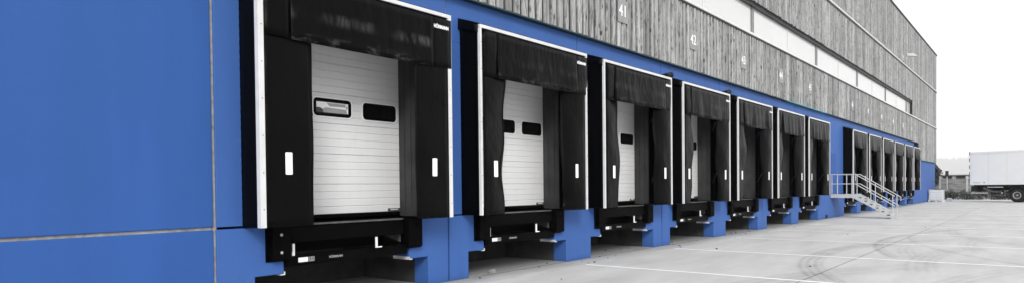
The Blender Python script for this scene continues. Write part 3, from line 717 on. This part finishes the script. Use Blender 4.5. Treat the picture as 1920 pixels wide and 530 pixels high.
MB().tube([(1.1, 0.12, 1.3), (1.9, 0.12, 0.95), (2.6, 0.12, 0.95)], 0.09, 8).build('tail_lift_ram', 'steelgrey', tk)
MB().box(1.45, 2.75, 0.02, 0.07, 1.36, 1.43).build('side_guard', 'galv', tk)
MB().box(1.7, 2.55, 0.1, 0.6, 0.72, 1.1).build('battery_box', 'chassis', tk)
MB().box(2.62, 2.72, -0.005, 0.02, 0.82, 0.9).build('side_marker_lamp', 'print_white', tk)
tyre_p = [(0.34, 0.02), (0.36, 0.0), (0.56, 0.0), (0.62, 0.04), (0.645, 0.09), (0.645, 0.24), (0.62, 0.29), (0.36, 0.30)]
rim_p = [(0.0, 0.02), (0.10, 0.02), (0.12, 0.08), (0.22, 0.10), (0.24, 0.06), (0.33, 0.03), (0.345, 0.0), (0.36, 0.03), (0.35, 0.12)]
tym = MB().lathe(tyre_p, (0, 0, 0), 'y', 36).mesh('tyre'); tym.materials.append(MAT['tyre'])
rmm = MB().lathe(rim_p, (0, 0, 0), 'y', 30).mesh('rim'); rmm.materials.append(MAT['steelgrey'])
MAT['rimpaint'] = simple('rim_paint', grey(0.30), 0.5, var=0.2)
hub_p = [(0.0, -0.02), (0.07, -0.02), (0.09, 0.03)]
hbm = MB().lathe(hub_p, (0, 0, 0), 'y', 16).mesh('hub'); hbm.materials.append(MAT['rimpaint'])
rgm = ring([(0.34 * math.cos(a * math.pi / 12), 0.34 * math.sin(a * math.pi / 12)) for a in range(24)], [(0.27 * math.cos(a * math.pi / 12), 0.27 * math.sin(a * math.pi / 12)) for a in range(24)], -0.012, 0.03).mesh('rim_ring'); rgm.materials.append(MAT['rimpaint'])
for x in (3.85, TL + 1.0):
    for y, rz in ((0.03, 0), (TW - 0.03, math.pi)):
        wv = put('wheel', tym, None, tk, (x, y, 0.645), smooth=True); wv.rotation_euler = (0, 0, rz)
        put('rim', rmm, None, wv, smooth=True); put('hub', hbm, None, wv); put('rim_ring', rgm, None, wv)
        if x < 5:
            w2 = put('wheel', tym, None, tk, (x, y + (0.33 if rz == 0 else -0.33), 0.645), smooth=True); w2.rotation_euler = (0, 0, rz)
for y0 in (0.0, TW - 0.62):
    b = MB(); A_ = [R(a) for a in range(12, 169, 12)]
    for a, a2 in zip(A_[:-1], A_[1:]):
        p1 = [(3.85 + q * math.cos(aa), 0.66 + q * math.sin(aa)) for q, aa in ((0.74, a), (0.74, a2), (0.79, a2), (0.79, a))]
        b.prism_y(p1, y0, y0 + 0.62)
    b.build('mudguard', 'chassis', tk)
MB().prism_y([(TL + 0.25, 0.55), (TL + 2.25, 0.55), (TL + 2.35, 1.9), (TL + 2.1, 3.3), (TL + 1.8, 3.6), (TL + 0.25, 3.6)], 0.08, TW - 0.08).build('cab', 'truckwhite', tk, bevel=0.06)
for y0 in (0.07, TW - 0.083): MB().prism_y([(TL + 0.95, 2.05), (TL + 2.15, 2.05), (TL + 2.0, 3.0), (TL + 0.95, 3.1)], y0, y0 + 0.013).build('cab_window', 'carglass', tk)
MB().box(TL + 2.26, TL + 2.40, 0.25, TW - 0.25, 2.0, 2.1).build('bumper', 'chassis', tk)

# ------------------------------------------------------------------ fence, bank, hedge, far building, trees
MAT['veg'] = simple('grey_green_leaf', (0.052, 0.056, 0.05), 0.7, var=0.5, sc=4)
MAT['veg2'] = simple('pale_leaf', (0.09, 0.095, 0.088), 0.7, var=0.5, sc=3)
MAT['bank'] = simple('rough_grass_bank', grey(0.14), 0.9, var=0.45, sc=1.2, bump=0.4)
MAT['bark'] = simple('bark', grey(0.05), 0.9)
MAT['post'] = simple('concrete_post', grey(0.45), 0.8, var=0.15)
b = MB()
for k in range(40):
    y0 = -60 + k * 4; y1 = y0 + 4
    z = lambda y: 3.0 + 0.25 * math.sin(y * 0.31) + 0.12 * math.sin(y * 1.1)
    b.add([(91.5, y0, -0.02), (91.5, y1, -0.02), (98, y1, z(y1) * .8), (98, y0, z(y0) * .8), (130, y1, 2.45), (130, y0, 2.45), (300, y0, 2.5), (300, y1, 2.5)],
          [(0, 3, 2, 1), (3, 5, 4, 2), (5, 6, 7, 4)])
tag(b.build('grass_bank', 'bank'), kind='structure')
fn = thing('wire_fence', 'wire mesh fence with pale concrete posts beyond the warehouse corner', 'fence', (89.5, 0, 0))
for y in (6.3, 3.3, 0.3, -2.25, -4.8, -7.4, -10.0, -12.6, -15.2):
    MB().box(-0.09, 0.09, y - 0.09, y + 0.09, 0, 2.6).build('post', 'post', fn, bevel=0.01)
b = MB()
for k in range(13): b.tube([(0, 6.4, 0.15 + 0.19 * k), (0, -15.3, 0.15 + 0.19 * k)], 0.006, 4)
for k in range(108): b.tube([(0.012, 6.3 - 0.2 * k, 0.1), (0.012, 6.3 - 0.2 * k, 2.5)], 0.005, 4)
tag(b.build('wire_mesh', 'steelgrey', fn), kind='stuff')
sg = thing('sign_post', 'thin post with small dark sign standing at the wire fence', 'sign post', (88.6, -0.45, 0))
MB().tube([(0, 0, 0), (0, 0, 3.2)], 0.05, 8).build('pole', 'post', sg); MB().prism_y([(-0.03, 2.6), (0.03, 2.6), (0.03, 3.2), (-0.03, 3.2)], -0.16, 0.16).build('sign_board', 'darktrim', sg, loc=(-0.08, 0, 0))

def leaf_cloud(b, ctr, rad, n_, size, rg):
    for _ in range(n_):
        while True:
            q = Vector((rg.uniform(-1, 1), rg.uniform(-1, 1), rg.uniform(-1, 1)))
            if 0.25 < q.length < 1: break
        p_ = Vector((ctr[0] + q.x * rad[0], ctr[1] + q.y * rad[1], ctr[2] + q.z * rad[2]))
        a = Vector((rg.uniform(-1, 1), rg.uniform(-1, 1), rg.uniform(-1, 1))).normalized(); c_ = a.orthogonal().normalized(); d_ = a.cross(c_)
        s_ = size * rg.uniform(0.6, 1.4)
        b.add([p_ - c_ * s_, p_ + d_ * s_ * .5, p_ + c_ * s_, p_ - d_ * s_ * .5], [(0, 1, 2, 3)])
rg = random.Random(5)
ys = [1.2, -0.9, -2.6, -4.4, -6.3, -8.4, -10.6, -12.8]
places = ['left of the fence sign post', 'right of the fence sign post', 'between sign post and truck', 'behind the truck tail', 'under the truck box', 'behind the truck wheel', 'beyond the truck cab', 'farthest right beyond the truck']
for y, pz in zip(ys, places):
    t = thing('shrub', f'low dark scrubby shrub at the fence, {pz}', 'shrub', (87.6 + rg.uniform(-.5, .5), y, 0), group='shrubs along the fence')
    b = MB()
    for _ in range(7): leaf_cloud(b, (rg.uniform(-.5, .5), rg.uniform(-1.1, 1.1), rg.uniform(0.2, 0.75)), (0.55, 0.6, 0.45 + rg.uniform(0, .2)), 130, 0.11, rg)
    b.build('foliage', rg.choice(['veg', 'veg', 'veg2']), t, fix=False)
    b = MB()
    for _ in range(6): b.tube([(rg.uniform(-.2, .2), rg.uniform(-.5, .5), 0), (rg.uniform(-.5, .5), rg.uniform(-.9, .9), 0.8)], 0.015, 5)
    b.build('stem', 'bark', t)
def tree(x, y, h, rw, label, m='veg', z0=0.0, nl=2600, size=0.2, group=None, trunk_r=0.2):
    t = thing('tree', label, 'tree', (x, y, z0), group=group)
    b = MB(); b.tube([(0, 0, -0.3), (0.05, 0.05, h * .35), (0.0, 0.1, h * .8)], trunk_r, 7)
    for _ in range(6):
        a = rg.uniform(0, 6.28); b.tube([(0, 0, h * rg.uniform(.3, .55)), (rw * .6 * math.cos(a), rw * .6 * math.sin(a), h * rg.uniform(.55, .85))], trunk_r * .35, 5)
    b.build('trunk', 'bark', t)
    b = MB()
    for _ in range(9): leaf_cloud(b, (rg.uniform(-.5, .5) * rw, rg.uniform(-.55, .55) * rw, h * rg.uniform(.42, .84)), (rw * .5, rw * .5, h * .2), nl // 9, size, rg)
    b.build('crown', m, t, fix=False)
tree(96, 2.2, 3.9, 1.5, 'dark rounded small tree just past the warehouse corner', z0=0.6, nl=3000, size=0.13)
# long low building far beyond the fence
MAT['farwall'] = simple('far_pale_wall', grey(0.45), 0.8); MAT['farglass'] = simple('far_dark_window', grey(0.03), 0.3)
lb = thing('low_building', 'long low flat roofed building far behind the fence', 'building', (150, 6.5, 2.15))
MB().box(0, 10, -40, 0, -1, 1.25).build('wall', 'farwall', lb); MB().box(-0.6, 10.6, -40.5, 0.5, 1.26, 1.5).build('roof', 'trim', lb)
for k in range(18): MB().box(-0.06, 0.02, -2.0 - 2.1 * k, -0.5 - 2.1 * k, 0.25, 1.1).build('window', 'farglass', lb)
# wooded hill on the horizon
b = MB(); nx = 66; HX = 12000
def hz(y): return 300 + 58 * math.sin(y * 0.0008 + 1.1) + 24 * math.sin(y * 0.004)
prof = [(-4320 + 106 * k) for k in range(nx)]
vs = []
for y in prof: vs += [(HX - 430, y, -0.5), (HX, y, hz(y) * 0.75), (HX + 770, y, hz(y)), (HX + 1530, y, -0.5)]
fs = [(4 * k + j, 4 * k + j + 1, 4 * k + j + 5, 4 * k + j + 4) for k in range(nx - 1) for j in range(3)]
b.add(vs, fs); tag(b.build('wooded_hill', 'bank'), kind='structure')
b = MB()
for _ in range(5200):
    y = rg.uniform(-4220, 2400); k = rg.random(); x = HX - 380 + 1200 * k
    hgt = hz(y) * (0.75 * (x - HX + 430) / 430 if x < HX else 0.75 + .25 * (x - HX) / 770)
    H = rg.uniform(48, 115); w_ = H * rg.uniform(.2, .42)
    vs = [(x + w_ * math.cos(a), y + w_ * math.sin(a), hgt - 1 + H * .15) for a in (0, 1.26, 2.5, 3.77, 5.03)] + [(x, y, hgt + H)]
    b.add(vs, [(j, (j + 1) % 5, 5) for j in range(5)])
tag(b.build('distant_wood', 'veg', fix=False), 'hazy wood covering the far hill', 'wood', kind='stuff')
# the air
hm = bpy.data.materials.new('haze_air'); hm.use_nodes = True; hm.node_tree.nodes.clear()
vo = hm.node_tree.nodes.new('ShaderNodeVolumePrincipled'); vo.inputs['Color'].default_value = (0.97, 0.97, 0.97, 1); vo.inputs['Density'].default_value = 0.00013
oo = hm.node_tree.nodes.new('ShaderNodeOutputMaterial'); hm.node_tree.links.new(vo.outputs[0], oo.inputs['Volume'])
tag(MB().box(-250, 13900, -5000, 3200, -1.2, 520).build('haze', hm), 'pale even haze in the air over the yard', 'haze', kind='stuff')

# ------------------------------------------------------------------ litter near the wall
MAT['stone'] = simple('stone_chunk', grey(0.22), 0.9, var=0.4, sc=14, bump=0.3)
def rock(name, mat, r_, loc, rg, parent=None, flat=0.7):
    bm = bmesh.new(); bmesh.ops.create_icosphere(bm, subdivisions=2, radius=r_)
    for v in bm.verts:
        k = 1 + rg.uniform(-.22, .22); v.co = Vector((v.co.x * k, v.co.y * k, max(v.co.z * k * flat, -r_ * .3)))
    me = bpy.data.meshes.new(name); bm.to_mesh(me); bm.free(); return put(name, me, mat, parent, loc)
r2 = random.Random(11)
o = rock('stone_block', 'stone', 0.085, (10.35, 0.12, 0.03), r2); tag(o, 'broken concrete chunk lying under the second dock door', 'stone')
bm = MB()
for _ in range(70):
    x = r2.uniform(9, 34); y = r2.choice([r2.uniform(-0.5, 0.7), r2.uniform(-0.5, 0.7), r2.uniform(-6, 0)])
    s_ = r2.uniform(0.010, 0.028) * (1 if x < 16 else 1.3); a = r2.uniform(0, 6.28)
    pts = [(x + s_ * math.cos(a + q * 1.25) * r2.uniform(.5, 1.3), y + s_ * math.sin(a + q * 1.25) * r2.uniform(.5, 1.3)) for q in range(5)]
    bm.prism_z(pts, 0.002, 0.004 + s_ * r2.uniform(.2, .7))
tag(bm.build('grit', 'bark'), 'scattered dark grit and leaf bits on the concrete', 'grit', kind='stuff')
